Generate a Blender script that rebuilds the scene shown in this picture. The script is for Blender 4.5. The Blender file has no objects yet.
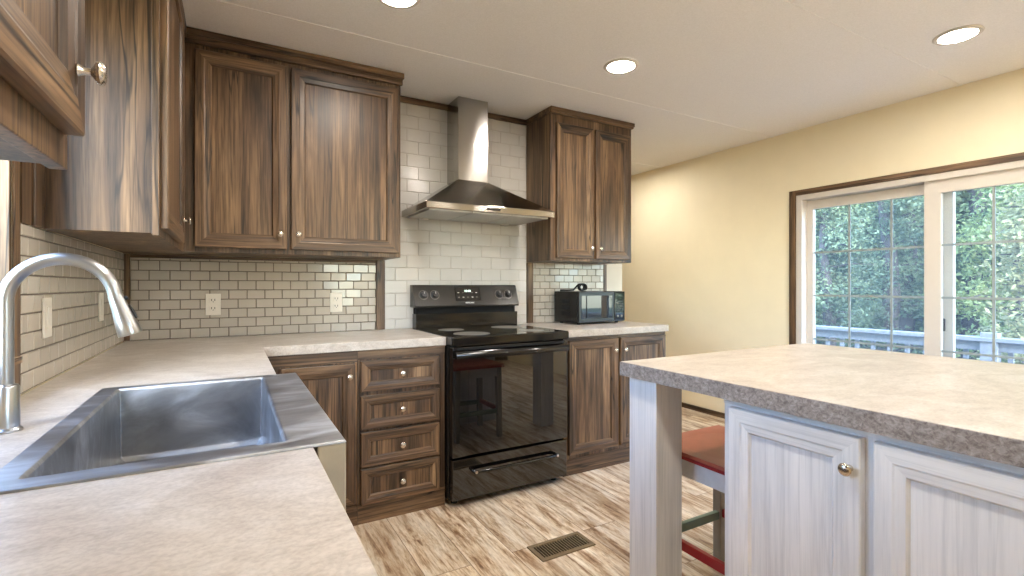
import bpy, math, random
import numpy as np
from mathutils import Vector, Matrix
R = math.radians
SC = bpy.context.scene
COL = SC.collection

# ------------------------------------------------------------------ camera
cam = bpy.data.cameras.new('camera')
cam.sensor_width = 36.0
cam.lens = 494.0 * 36.0 / 1024.0
cam.shift_y = -2.5 / 1024.0
cam.clip_start = 0.02
cam_o = bpy.data.objects.new('camera', cam)
COL.objects.link(cam_o)
cam_o.location = (0.474, -3.12, 1.193)
cam_o.rotation_euler = (R(90), 0, R(-29.6))
SC.camera = cam_o

# ------------------------------------------------------------------ world, exposure
SKY = 1.7
LAMP = 122.0
EXPO = 1.08
w = bpy.data.worlds.new('sky_world')
SC.world = w
w.use_nodes = True
nt = w.node_tree
bg = nt.nodes['Background']
sky = nt.nodes.new('ShaderNodeTexSky')
sky.sky_type = 'NISHITA'
sky.sun_disc = False
sky.sun_elevation = R(36)
sky.sun_rotation = R(212)
sky.air_density = 1.0
sky.dust_density = 1.0
hs = nt.nodes.new('ShaderNodeHueSaturation')
hs.inputs['Saturation'].default_value = 1.0
nt.links.new(sky.outputs[0], hs.inputs['Color'])
tint = nt.nodes.new('ShaderNodeMix'); tint.data_type = 'RGBA'; tint.blend_type = 'MULTIPLY'; tint.inputs[0].default_value = 1.0
tint.inputs[7].default_value = (.88, .98, 1.10, 1)
nt.links.new(hs.outputs[0], tint.inputs[6])
nt.links.new(tint.outputs[2], bg.inputs[0])
bg.inputs[1].default_value = SKY
SC.view_settings.view_transform = 'Standard'
SC.view_settings.look = 'None'
SC.view_settings.exposure = EXPO
SC.view_settings.gamma = 1.0
SC.view_settings.use_curve_mapping = False
SC.cycles.max_bounces = 10
SC.cycles.diffuse_bounces = 6
SC.cycles.transparent_max_bounces = 12
SC.cycles.sample_clamp_indirect = 6.0
SC.cycles.caustics_reflective = False
SC.cycles.caustics_refractive = False

# ------------------------------------------------------------------ materials
def srgb(r, g, b):
    def c(v):
        v /= 255.0
        return v / 12.92 if v <= .04045 else ((v + .055) / 1.055) ** 2.4
    return (c(r), c(g), c(b), 1)

class NT:
    def __init__(s, name):
        s.m = bpy.data.materials.new(name)
        s.m.use_nodes = True
        s.t = s.m.node_tree
        s.b = s.t.nodes['Principled BSDF']
    def n(s, kind, **kw):
        nd = s.t.nodes.new('ShaderNode' + kind)
        for k, v in kw.items():
            if k in nd.inputs: nd.inputs[k].default_value = v
            else: setattr(nd, k, v)
        return nd
    def l(s, a, b): s.t.links.new(a, b)
    def coords(s, scale=(1, 1, 1), loc=(0, 0, 0), rnd=0.0):
        g = s.n('NewGeometry')
        out = g.outputs['Position']
        if rnd:
            oi = s.n('ObjectInfo')
            mu = s.n('Math', operation='MULTIPLY'); s.l(oi.outputs['Random'], mu.inputs[0]); mu.inputs[1].default_value = rnd
            ad = s.n('VectorMath', operation='ADD'); s.l(out, ad.inputs[0]); s.l(mu.outputs[0], ad.inputs[1])
            out = ad.outputs[0]
        mp = s.n('Mapping'); s.l(out, mp.inputs[0])
        mp.inputs['Scale'].default_value = scale; mp.inputs['Location'].default_value = loc
        return mp.outputs[0]
    def noise(s, vec, scale=1.0, detail=4.0, rough=.55, dist=0.0):
        nd = s.n('TexNoise'); s.l(vec, nd.inputs['Vector'])
        nd.inputs['Scale'].default_value = scale; nd.inputs['Detail'].default_value = detail
        nd.inputs['Roughness'].default_value = rough; nd.inputs['Distortion'].default_value = dist
        return nd.outputs['Fac']
    def ramp(s, fac, stops):
        nd = s.n('ValToRGB'); s.l(fac, nd.inputs[0])
        el = nd.color_ramp.elements
        while len(el) < len(stops): el.new(.5)
        for e, (p, c) in zip(el, stops): e.position = p; e.color = c
        return nd.outputs[0]
    def mix(s, fac, a, b, mode='MIX'):
        nd = s.n('Mix', data_type='RGBA', blend_type=mode)
        for v, i in ((fac, 0), (a, 6), (b, 7)):
            if hasattr(v, 'is_linked'): s.l(v, nd.inputs[i])
            else: nd.inputs[i].default_value = v
        return nd.outputs[2]
    def bump(s, h, strength=.3, dist=.002):
        nd = s.n('Bump'); s.l(h, nd.inputs['Height'])
        nd.inputs['Strength'].default_value = strength; nd.inputs['Distance'].default_value = dist
        s.l(nd.outputs[0], s.b.inputs['Normal'])
    def color(s, c):
        if hasattr(c, 'is_linked'): s.l(c, s.b.inputs['Base Color'])
        else: s.b.inputs['Base Color'].default_value = c
    def set(s, rough=.5, metal=0, spec=.5, **kw):
        s.b.inputs['Roughness'].default_value = rough
        s.b.inputs['Metallic'].default_value = metal
        s.b.inputs['Specular IOR Level'].default_value = spec
        for k, v in kw.items(): s.b.inputs[k].default_value = v
        return s.m

M = {}
def simple(name, c, rough=.5, metal=0, spec=.5, vary=.06, scale=30, **kw):
    t = NT(name)
    n = t.noise(t.coords(), scale, 3)
    d = tuple(max(0, x * (1 - vary)) for x in c[:3]) + (1,)
    u = tuple(min(1, x * (1 + vary)) for x in c[:3]) + (1,)
    t.color(t.ramp(n, [(.3, d), (.7, u)]))
    M[name] = t.set(rough, metal, spec, **kw)
    return M[name]

def wood(name, axis, cols, rough=.40, crack=1.0, spec=.5):
    # rustic laminate, grain along axis (0 x, 1 y, 2 z)
    t = NT(name)
    def sc(across, along):
        v = [across] * 3; v[axis] = along; return tuple(v)
    v1 = t.coords(sc(9, .9), rnd=7.0)
    n1 = t.noise(v1, 1, 5, .6, .6)
    base = t.ramp(n1, [(.30, cols[0]), (.46, cols[1]), (.60, cols[2]), (.74, cols[3])])
    v2 = t.coords(sc(110, 3.0), rnd=7.0)
    n2 = t.noise(v2, 1, 4, .65)
    fib = t.ramp(n2, [(.34, (.42, .39, .36, 1)), (.52, (1, 1, 1, 1)), (.70, (1.28, 1.26, 1.22, 1))])
    base = t.mix(1.0, base, fib, 'MULTIPLY')
    v5 = t.coords(sc(42, 1.4), (1.3, .2, 2.2), rnd=7.0)
    n5 = t.noise(v5, 1, 3, .6, .4)
    mid = t.ramp(n5, [(.36, (1 - .45 * crack,) * 3 + (1,)), (.47, (1, 1, 1, 1)), (.62, (1 + .22 * crack,) * 3 + (1,))])
    base = t.mix(1.0, base, mid, 'MULTIPLY')
    v3 = t.coords(sc(13, .55), (3.1, 1.7, .4), rnd=7.0)
    n3 = t.noise(v3, 1, 3, .5, .3)
    lo = (1 - .82 * crack,) * 3 + (1,)
    cr = t.ramp(n3, [(.485, (1, 1, 1, 1)), (.497, lo), (.503, lo), (.515, (1, 1, 1, 1))])
    v4 = t.coords(sc(3.5, .9), rnd=7.0)
    ms = t.ramp(t.noise(v4, 1, 2), [(.38, (0, 0, 0, 1)), (.50, (1, 1, 1, 1))])
    base = t.mix(ms, base, t.mix(1.0, base, cr, 'MULTIPLY'))
    # knots
    vk = t.n('TexVoronoi'); t.l(t.coords(sc(5, 1.7), rnd=7.0), vk.inputs['Vector']); vk.inputs['Scale'].default_value = 1.0
    kn = t.ramp(vk.outputs['Distance'], [(.05, (.30, .26, .23, 1)), (.16, (1, 1, 1, 1))])
    base = t.mix(.8 * crack, base, t.mix(1.0, base, kn, 'MULTIPLY'))
    t.color(base)
    t.bump(n2, .12, .001)
    M[name] = t.set(rough, 0, spec)

oak = (srgb(54, 40, 29), srgb(92, 70, 50), srgb(121, 95, 69), srgb(154, 125, 94))
for i, a in enumerate('xyz'): wood('oak_' + a, i, oak)
pale = (srgb(204, 204, 205), srgb(219, 219, 219), srgb(227, 226, 225), srgb(236, 235, 233))
for i, a in enumerate('xyz'): wood('pale_' + a, i, pale, .45, .10)
# softer fibres on the white washed wood
for a in 'xyz':
    for nd in M['pale_' + a].node_tree.nodes:
        if nd.bl_idname == 'ShaderNodeValToRGB' and abs(nd.color_ramp.elements[0].position - .34) < 1e-4:
            nd.color_ramp.elements[0].color = (.86, .87, .88, 1); nd.color_ramp.elements[2].color = (1.03, 1.03, 1.03, 1)

simple('wall_paint', srgb(247, 236, 206), .6, vary=.015, scale=6)
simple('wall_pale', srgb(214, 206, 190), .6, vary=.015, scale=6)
t = NT('ceiling_paint')
n = t.noise(t.coords(), 160, 3)
t.color(t.ramp(n, [(.3, srgb(236, 233, 229)), (.7, srgb(246, 243, 240))])); t.bump(n, .25, .002)
M['ceiling_paint'] = t.set(.8, 0, .2)
simple('white_vinyl', srgb(212, 205, 196), .35, vary=.01)
simple('grille_backlit', srgb(150, 160, 160), .4, vary=.01)  # white bars made grey, their backlit shade put into the colour
simple('plate_white', srgb(226, 219, 206), .35, vary=.01)
simple('dark_slot', srgb(25, 22, 20), .6)
simple('grout_dark', srgb(96, 86, 76), .85)
simple('grout_light', srgb(186, 178, 168), .85)
simple('tile_glaze', srgb(186, 177, 164), .14, vary=.03, scale=9)
simple('tile_glaze_large', srgb(196, 192, 187), .16, vary=.02, scale=9)
simple('black_enamel', srgb(14, 13, 12), .12, spec=.6)
simple('black_satin', srgb(17, 16, 15), .25)
simple('black_glass', srgb(12, 11, 10), .03, spec=1.0)
simple('black_plastic', srgb(15, 15, 16), .3)
simple('window_glass_dark', srgb(20, 19, 19), .02, spec=1.0)
simple('charcoal_panel', srgb(40, 37, 33), .22)
simple('burner_grey', srgb(120, 116, 110), .3, vary=.25, scale=300)
simple('print_white', srgb(225, 225, 220), .5)
simple('bronze', srgb(132, 114, 88), .38, .25)
simple('deep_dark', srgb(12, 10, 9), .9)
simple('nickel', srgb(205, 195, 182), .22, 1.0)
simple('seat_red', srgb(178, 92, 70), .38, vary=.08, scale=14)
simple('stretcher_red', srgb(160, 36, 38), .35)
simple('stretcher_green', srgb(112, 134, 120), .45)
simple('stool_grey', srgb(150, 148, 142), .5)
simple('stool_pale', srgb(214, 214, 212), .5)
simple('apron_buff', srgb(172, 162, 142), .4)
simple('deck_wood', srgb(122, 123, 126), .8, vary=.12, scale=25)
simple('bark', srgb(72, 66, 62), .9, vary=.3, scale=14)
simple('ground_grass', srgb(92, 96, 62), .95, vary=.25, scale=5)
simple('lens_off', srgb(230, 226, 218), .4)

t = NT('brushed_steel')
nz = t.noise(t.coords((3, 3, 420)), 1, 2)
t.color(srgb(172, 168, 162)); tg = t.n('Tangent', direction_type='RADIAL', axis='Z'); t.l(tg.outputs[0], t.b.inputs['Tangent'])
M['brushed_steel'] = t.set(.15, 1.0, **{'Anisotropic': .9, 'Anisotropic Rotation': .25})
t = NT('filter_steel'); t.color(srgb(190, 186, 180)); M['filter_steel'] = t.set(.5, 1.0)
t = NT('steel_polished')
t.color(srgb(198, 192, 184)); M['steel_polished'] = t.set(.16, 1.0)
t = NT('sink_steel')
sm = t.noise(t.coords((5, 14, 9)), 1, 6, .6, .8)
t.color(t.ramp(sm, [(.3, srgb(134, 135, 137)), (.52, srgb(162, 164, 167)), (.72, srgb(200, 204, 210))]))
rr = t.ramp(sm, [(.3, (.36,) * 3 + (1,)), (.7, (.5,) * 3 + (1,))]); t.l(rr, t.b.inputs['Roughness'])
M['sink_steel'] = t.set(.32, 1.0)
t = NT('faucet_steel')
t.color(srgb(176, 177, 179)); M['faucet_steel'] = t.set(.28, 1.0)

def counter_mat(name, cols, dirx=1.0):
    t = NT(name)
    a = t.noise(t.coords((4.5, 7, 6)), 1, 6, .62, 1.2)
    b = t.noise(t.coords((26, 42, 40)), 1, 5, .68, .8)
    c = t.noise(t.coords((150, 170, 160)), 1, 3, .6)
    c1 = t.ramp(a, [(.32, cols[0]), (.5, cols[1]), (.66, cols[2])])
    c2 = t.ramp(b, [(.36, (.87, .86, .85, 1)), (.52, (1, 1, 1, 1)), (.68, (1.06, 1.06, 1.06, 1))])
    c3 = t.ramp(c, [(.36, (.88, .87, .86, 1)), (.6, (1.04, 1.04, 1.04, 1))])
    t.color(t.mix(1.0, t.mix(1.0, c1, c2, 'MULTIPLY'), c3, 'MULTIPLY'))
    t.bump(c, .05, .0006)
    M[name] = t.set(.34, 0, .5)
counter_mat('laminate', (srgb(172, 160, 148), srgb(186, 176, 164), srgb(197, 189, 180)))

t = NT('laminate_edge')
e1 = t.noise(t.coords((90, 90, 110)), 1, 4, .7, .5); e2 = t.noise(t.coords((18, 18, 24)), 1, 3)
ec = t.ramp(e1, [(.34, srgb(112, 103, 98)), (.5, srgb(146, 137, 131)), (.66, srgb(172, 164, 158))])
t.color(t.mix(1.0, ec, t.ramp(e2, [(.35, (.88, .87, .86, 1)), (.65, (1.06, 1.05, 1.05, 1))]), 'MULTIPLY'))
M['laminate_edge'] = t.set(.45, 0, .4)

t = NT('floor_plank')
g = t.n('NewGeometry'); sp = t.n('SeparateXYZ'); t.l(g.outputs['Position'], sp.inputs[0])
cb = t.n('CombineXYZ'); t.l(sp.outputs['Y'], cb.inputs[0])
ax = t.n('Math', operation='ADD'); t.l(sp.outputs['X'], ax.inputs[0]); ax.inputs[1].default_value = 20 * .2 - 1.165 + 3 * .2
t.l(ax.outputs[0], cb.inputs[1])
br = t.n('TexBrick'); t.l(cb.outputs[0], br.inputs['Vector'])
br.offset = .37; br.offset_frequency = 2
for k, v in (('Color1', (0, 0, 0, 1)), ('Color2', (1, 1, 1, 1)), ('Mortar', (.5, .5, .5, 1)), ('Scale', 1.0), ('Mortar Size', .0016), ('Mortar Smooth', .3), ('Bias', 0.0), ('Brick Width', 1.2), ('Row Height', .2)):
    br.inputs[k].default_value = v
mu = t.n('VectorMath', operation='MULTIPLY'); t.l(br.outputs['Color'], mu.inputs[0]); mu.inputs[1].default_value = (17, 9, 5)
ad = t.n('VectorMath', operation='ADD'); t.l(g.outputs['Position'], ad.inputs[0]); t.l(mu.outputs[0], ad.inputs[1])
def mp(scale):
    m_ = t.n('Mapping'); t.l(ad.outputs[0], m_.inputs[0]); m_.inputs['Scale'].default_value = scale; return m_.outputs[0]
a = t.noise(mp((24, 3.2, 1)), 1, 9, .70, .3)
b = t.noise(mp((110, 12, 1)), 1, 5, .72, .2)
base = t.ramp(a, [(.29, srgb(104, 76, 54)), (.40, srgb(162, 132, 104)), (.48, srgb(209, 190, 165)), (.58, srgb(229, 219, 204))])
fib = t.ramp(b, [(.33, (.62, .57, .52, 1)), (.5, (1, 1, 1, 1)), (.7, (1.08, 1.08, 1.08, 1))])
pn = t.noise(mp((9, 1.1, 1)), 1, 4, .6, .6)
base = t.mix(1.0, base, t.ramp(pn, [(.36, (.66, .56, .47, 1)), (.50, (1, .98, .95, 1)), (.62, (1.06, 1.06, 1.06, 1))]), 'MULTIPLY')
base = t.mix(.85, base, t.mix(1.0, base, fib, 'MULTIPLY'))
pv = t.ramp(br.outputs['Color'], [(0, (.84, .82, .80, 1)), (1, (1.08, 1.08, 1.08, 1))])
base = t.mix(1.0, base, pv, 'MULTIPLY')
base = t.mix(br.outputs['Fac'], base, srgb(112, 84, 60))
t.color(base); t.bump(b, .08, .001)
M['floor_plank'] = t.set(.36, 0, .5)

def glass_mat(name, tint=(1, 1, 1, 1), haze=.025):
    m = bpy.data.materials.new(name); m.use_nodes = True
    nt = m.node_tree; nt.nodes.clear()
    o = nt.nodes.new('ShaderNodeOutputMaterial'); tr = nt.nodes.new('ShaderNodeBsdfTransparent'); gl = nt.nodes.new('ShaderNodeBsdfGlossy')
    fr = nt.nodes.new('ShaderNodeFresnel'); gm = nt.nodes.new('ShaderNodeNewGeometry'); mr = nt.nodes.new('ShaderNodeMapRange')
    mr.inputs[3].default_value = 1.45; mr.inputs[4].default_value = 1 / 1.45
    nt.links.new(gm.outputs['Backfacing'], mr.inputs[0]); nt.links.new(mr.outputs[0], fr.inputs[0])
    mx = nt.nodes.new('ShaderNodeMixShader')
    tr.inputs[0].default_value = tint; gl.inputs['Roughness'].default_value = 0.0
    nt.links.new(fr.outputs[0], mx.inputs[0]); nt.links.new(tr.outputs[0], mx.inputs[1]); nt.links.new(gl.outputs[0], mx.inputs[2])
    tl = nt.nodes.new('ShaderNodeBsdfTranslucent'); tl.inputs[0].default_value = (.9, .95, 1, 1)
    m2 = nt.nodes.new('ShaderNodeMixShader'); m2.inputs[0].default_value = haze
    nt.links.new(mx.outputs[0], m2.inputs[1]); nt.links.new(tl.outputs[0], m2.inputs[2])
    nt.links.new(m2.outputs[0], o.inputs[0]); M[name] = m
glass_mat('pane_glass', (.93, .96, .97, 1))

def emit(name, c, s):
    t = NT(name); t.color(c)
    t.b.inputs['Emission Color'].default_value = c; t.b.inputs['Emission Strength'].default_value = s
    M[name] = t.set(.5)
emit('lamp_glow', (1.0, .93, .84, 1), LAMP)
emit('digit_glow', (.75, 1.0, .85, 1), 1.2)

def leaf_mat(name, c0, c1, c2):
    t = NT(name)
    n = t.noise(t.coords(), 1.7, 4)
    n2 = t.noise(t.coords(), 23, 2)
    col = t.ramp(n, [(.32, c0), (.5, c1), (.68, c2)])
    col = t.mix(1.0, col, t.ramp(n2, [(.3, (.7, .7, .7, 1)), (.7, (1.25, 1.25, 1.25, 1))]), 'MULTIPLY')
    t.color(col)
    tl = t.n('BsdfTranslucent'); t.l(col, tl.inputs[0]); mx = t.n('MixShader'); mx.inputs[0].default_value = .45
    t.l(t.b.outputs[0], mx.inputs[1]); t.l(tl.outputs[0], mx.inputs[2]); t.l(mx.outputs[0], t.t.nodes['Material Output'].inputs[0])
    M[name] = t.set(.6, 0, .3)
leaf_mat('leaf_cedar', srgb(94, 106, 72), srgb(124, 138, 90), srgb(164, 170, 112))
leaf_mat('leaf_deep', srgb(84, 96, 76), srgb(108, 122, 94), srgb(138, 150, 110))
leaf_mat('leaf_straw', srgb(120, 122, 84), srgb(150, 146, 104), srgb(176, 170, 130))

# ------------------------------------------------------------------ mesh helpers
class MB:
    def __init__(s): s.v = []; s.f = []; s.m = []; s.mats = []
    def mi(s, name):
        if name not in s.mats: s.mats.append(name)
        return s.mats.index(name)
    def face(s, pts, mat):
        i = len(s.v); s.v += [tuple(p) for p in pts]; s.f.append(tuple(range(i, i + len(pts)))); s.m.append(s.mi(mat))
    def add(s, verts, faces, mat):
        i = len(s.v); k = s.mi(mat); s.v += [tuple(p) for p in verts]
        for f in faces: s.f.append(tuple(i + j for j in f)); s.m.append(k)
    def box(s, x0, x1, y0, y1, z0, z1, mat):
        v = [(x, y, z) for z in (z0, z1) for y in (y0, y1) for x in (x0, x1)]
        s.add(v, [(0, 2, 3, 1), (4, 5, 7, 6), (0, 1, 5, 4), (2, 6, 7, 3), (0, 4, 6, 2), (1, 3, 7, 5)], mat); return s
    def loft(s, rings, mat, cap0=True, cap1=True, closed=True):
        n = len(rings[0]); v = [p for r in rings for p in r]; f = []
        for k in range(len(rings) - 1):
            for j in range(n if closed else n - 1):
                a = k * n + j; b = k * n + (j + 1) % n
                f.append((a, b, b + n, a + n))
        if cap0: f.append(tuple(reversed(range(n))))
        if cap1: f.append(tuple((len(rings) - 1) * n + j for j in range(n)))
        s.add(v, f, mat); return s
    def lathe(s, prof, mat, org=(0, 0, 0), axis=(0, 0, 1), n=20, caps=True):
        ax = Vector(axis).normalized(); q = ax.to_track_quat('Z', 'Y'); o = Vector(org)
        rings = [[o + q @ Vector((r * math.cos(2 * math.pi * j / n), r * math.sin(2 * math.pi * j / n), h)) for j in range(n)] for r, h in prof]
        return s.loft(rings, mat, caps, caps)
    def tube(s, pts, rad, mat, n=12, flat=None):
        pts = [Vector(p) for p in pts]
        rad = rad if isinstance(rad, (list, tuple)) else [rad] * len(pts)
        rings = []; up = None
        for k, p in enumerate(pts):
            d = (pts[min(k + 1, len(pts) - 1)] - pts[max(k - 1, 0)]).normalized()
            if up is None:
                up = Vector((0, 0, 1)) if abs(d.z) < .9 else Vector((1, 0, 0))
            a = d.cross(up).normalized(); b = a.cross(d).normalized(); up = b
            rings.append([p + (a * math.cos(2 * math.pi * j / n) + b * math.sin(2 * math.pi * j / n)) * rad[k] for j in range(n)])
        return s.loft(rings, mat)
    def beam(s, a, b, wx, wy, mat, wx2=None, wy2=None):
        # square bar between a and b, sides along world x / y at each end
        a = Vector(a); b = Vector(b); wx2 = wx2 or wx; wy2 = wy2 or wy
        d = b - a
        if abs(d.z) > max(abs(d.x), abs(d.y)): e1, e2 = Vector((1, 0, 0)), Vector((0, 1, 0))
        elif abs(d.x) > abs(d.y): e1, e2 = Vector((0, 1, 0)), Vector((0, 0, 1))
        else: e1, e2 = Vector((0, 0, 1)), Vector((1, 0, 0))
        r = lambda p, u, v: [p - e1 * u / 2 - e2 * v / 2, p + e1 * u / 2 - e2 * v / 2, p + e1 * u / 2 + e2 * v / 2, p - e1 * u / 2 + e2 * v / 2]
        return s.loft([r(a, wx, wy), r(b, wx2, wy2)], mat)
    def cells(s, us, vs, keep, w0, w1, mat, axes='xyz'):
        # slab with holes: cells of a grid in the (u, v) plane, thickness along w
        ia = ['xyz'.index(c) for c in axes]
        def P(u, v, w_):
            p = [0, 0, 0]; p[ia[0]] = u; p[ia[1]] = v; p[ia[2]] = w_; return tuple(p)
        idx = {}; verts = []; faces = []
        def V(i, j, k):
            if (i, j, k) not in idx: idx[(i, j, k)] = len(verts); verts.append(P(us[i], vs[j], (w0, w1)[k]))
            return idx[(i, j, k)]
        K = lambda i, j: 0 <= i < len(us) - 1 and 0 <= j < len(vs) - 1 and keep(i, j)
        for i in range(len(us) - 1):
            for j in range(len(vs) - 1):
                if not K(i, j): continue
                faces.append((V(i, j, 0), V(i, j + 1, 0), V(i + 1, j + 1, 0), V(i + 1, j, 0)))
                faces.append((V(i, j, 1), V(i + 1, j, 1), V(i + 1, j + 1, 1), V(i, j + 1, 1)))
                if not K(i - 1, j): faces.append((V(i, j, 0), V(i, j, 1), V(i, j + 1, 1), V(i, j + 1, 0)))
                if not K(i + 1, j): faces.append((V(i + 1, j, 0), V(i + 1, j + 1, 0), V(i + 1, j + 1, 1), V(i + 1, j, 1)))
                if not K(i, j - 1): faces.append((V(i, j, 0), V(i + 1, j, 0), V(i + 1, j, 1), V(i, j, 1)))
                if not K(i, j + 1): faces.append((V(i, j + 1, 0), V(i, j + 1, 1), V(i + 1, j + 1, 1), V(i + 1, j + 1, 0)))
        s.add(verts, faces, mat); return s

ORG = {}
def root_org(o):
    while o is not None and o.parent is not None: o = o.parent
    return ORG.get(o.name, Vector((0, 0, 0))) if o else Vector((0, 0, 0))

def obj(name, mb, parent=None, origin=None, smooth=False, bevel=0.0, seg=2, local=False):
    me = bpy.data.meshes.new(name)
    off = Vector((0, 0, 0)) if local else (root_org(parent) if parent else Vector(origin or (0, 0, 0)))
    me.from_pydata([tuple(Vector(p) - off) for p in mb.v], [], mb.f)
    for mname in mb.mats: me.materials.append(M[mname])
    me.polygons.foreach_set('material_index', mb.m)
    me.update()
    import bmesh
    bm = bmesh.new(); bm.from_mesh(me)
    bmesh.ops.remove_doubles(bm, verts=bm.verts, dist=1e-6)
    bmesh.ops.recalc_face_normals(bm, faces=bm.faces)
    bm.to_mesh(me); bm.free()
    if smooth:
        me.polygons.foreach_set('use_smooth', [True] * len(me.polygons))
        me.set_sharp_from_angle(angle=R(38))
    o = bpy.data.objects.new(name, me); COL.objects.link(o)
    if parent: o.parent = parent
    else:
        o.location = off; ORG[o.name] = off
    if bevel:
        b = o.modifiers.new('bevel', 'BEVEL'); b.width = bevel; b.segments = seg; b.limit_method = 'ANGLE'; b.angle_limit = R(40)
    return o

def tag(o, label, cat, group=None, kind=None):
    if label: o['label'] = label
    if cat: o['category'] = cat
    if group: o['group'] = group
    if kind: o['kind'] = kind
    return o

def thing(name, loc, label, cat, group=None, rz=0.0):
    o = bpy.data.objects.new(name, None); o.empty_display_size = .05
    COL.objects.link(o); o.location = loc; o.rotation_euler = (0, 0, rz)
    ORG[o.name] = Vector(loc)
    return tag(o, label, cat, group)

def struct(name, mb, label=None, cat=None, **kw):
    o = obj(name, mb, **kw); o['kind'] = 'structure'
    tag(o, label, cat); return o

def copy_tree(src, loc, label=None, group=None, rz=None):
    r = src.copy(); COL.objects.link(r); r.location = loc
    if rz is not None: r.rotation_euler = (0, 0, rz)
    if label: r['label'] = label
    if group: r['group'] = group
    for ch in list(src.children):
        c = ch.copy(); COL.objects.link(c); c.parent = r
        for g_ in list(ch.children):
            d = g_.copy(); COL.objects.link(d); d.parent = c
    return r

def text_mesh(body, size, mat, parent, name, loc, rot, depth=.0004):
    cu = bpy.data.curves.new(name, 'FONT'); cu.body = body; cu.size = size; cu.extrude = depth
    cu.align_x = 'CENTER'; cu.align_y = 'CENTER'
    tmp = bpy.data.objects.new(name, cu); COL.objects.link(tmp)
    bpy.context.view_layer.update()
    me = bpy.data.meshes.new_from_object(tmp.evaluated_get(bpy.context.evaluated_depsgraph_get()))
    bpy.data.objects.remove(tmp); bpy.data.curves.remove(cu)
    me.materials.clear(); me.materials.append(M[mat])
    o = bpy.data.objects.new(name, me); COL.objects.link(o)
    o.parent = parent; o.location = Vector(loc) - root_org(parent); o.rotation_euler = rot
    return o

# ------------------------------------------------------------------ dimensions
ZC = 2.41            # ceiling
XR = 4.33            # right wall
YF = -5.2            # wall behind the camera
YN = 3.0             # end of the hall beyond the cooking wall
CT = .914            # counter top

# ------------------------------------------------------------------ room shell
struct('floor', MB().box(-.1, XR + .12, YF - .1, YN + .1, -.1, 0, 'floor_plank'), 'whitewashed wood plank floor', 'floor')
struct('ceiling', MB().box(-.1, XR + .12, YF - .1, YN + .1, ZC, ZC + .1, 'ceiling_paint'), 'off white textured ceiling', 'ceiling')
WY0, WY1, WZ0, WZ1 = -2.235, -1.44, 1.00, 2.08     # sink window opening
struct('wall_left', MB().cells([YF, WY0, WY1, YN], [0, WZ0, WZ1, ZC], lambda i, j: not (i == 1 and j == 1), -.1, 0, 'wall_paint', 'yzx'))
DY0, DY1, DZ1 = -2.60, -.855, 1.895               # patio door opening
struct('wall_right', MB().cells([YF, DY0, DY1, YN], [0, .0001, DZ1, ZC], lambda i, j: not (i == 1 and j <= 1), XR, XR + .12, 'wall_paint', 'yzx'))
struct('wall_back', MB().box(0, 3.30, 0, .1, 0, ZC, 'wall_pale'))
struct('wall_far', MB().box(0, XR, YN, YN + .1, 0, ZC, 'wall_paint'))
FW = (1.8, 2.8, 1.0, 2.0)
struct('wall_front', MB().cells([0, FW[0], FW[1], XR], [0, FW[2], FW[3], ZC], lambda i, j: not (i == 1 and j == 1), YF - .1, YF, 'wall_paint', 'xzy'))
struct('baseboard_right', MB().box(XR - .012, XR, -.80, YN, 0, .045, 'oak_y'))
struct('baseboard_front', MB().box(0, XR, YF, YF + .012, 0, .06, 'oak_x'))
struct('baseboard_far', MB().box(0, XR, YN - .012, YN, 0, .045, 'oak_x'))
# ceiling panel battens
for k, y in enumerate((-1.85, -.655, .55, -3.05, 1.75)):
    struct('trim_%d' % (k + 1), MB().box(0 if y < 0 else 0, XR, y - .014, y + .014, ZC - .003, ZC + .001, 'ceiling_paint'))
# brown wall trims beside the tile fields
struct('trim_6', MB().box(0, .030, -.012, 0, CT + .002, 1.352, 'oak_z'))
struct('trim_7', MB().box(1.264, 1.316, -.014, 0, CT + .002, 1.352, 'oak_z'))
struct('trim_8', MB().box(2.368, 2.420, -.014, 0, CT + .002, 1.362, 'oak_z'))
struct('trim_9', MB().box(3.098, 3.122, -.014, 0, CT + .002, 1.362, 'oak_z'))
struct('trim_10', MB().box(1.322, 2.362, -.022, 0, 2.372, ZC - .001, 'oak_x'), bevel=.004)
struct('trim_11', MB().box(.031, 1.262, -.012, 0, 1.334, 1.352, 'oak_x'))
struct('trim_12', MB().box(0, .005, -1.440, -1.401, CT + .002, WZ1 + .05, 'oak_z'), bevel=.001)
struct('trim_13', MB().box(0, .008, -1.399, -1.33, 1.354, 2.40, 'oak_z'))
struct('trim_14', MB().box(0, .016, -1.329, -1.252, 1.354, 2.40, 'oak_z'), bevel=.003)

# sink window (left wall)
wn = MB()
wn.box(-.1, 0, WY1 - .016, WY1, WZ0, WZ1, 'oak_z').box(-.1, 0, WY0, WY0 + .016, WZ0, WZ1, 'oak_z')
wn.box(-.1, 0, WY0, WY1, WZ1 - .016, WZ1, 'oak_y').box(-.1, .02, WY0, WY1, WZ0, WZ0 + .016, 'oak_y')
win = struct('window_1', wn, 'wood lined kitchen window over the sink', 'window', bevel=.001)
f = MB().cells([WY0 + .016, WY0 + .06, (WY0 + WY1) / 2 - .018, (WY0 + WY1) / 2 + .018, WY1 - .06, WY1 - .016], [WZ0 + .016, WZ0 + .06, WZ1 - .06, WZ1 - .016],
               lambda i, j: not (j == 1 and i in (1, 3)), -.094, -.060, 'white_vinyl', 'yzx')
obj('window_sash', f, win)
obj('window_pane', MB().box(-.080, -.076, WY0 + .05, WY1 - .05, WZ0 + .05, WZ1 - .05, 'pane_glass'), win)
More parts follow.
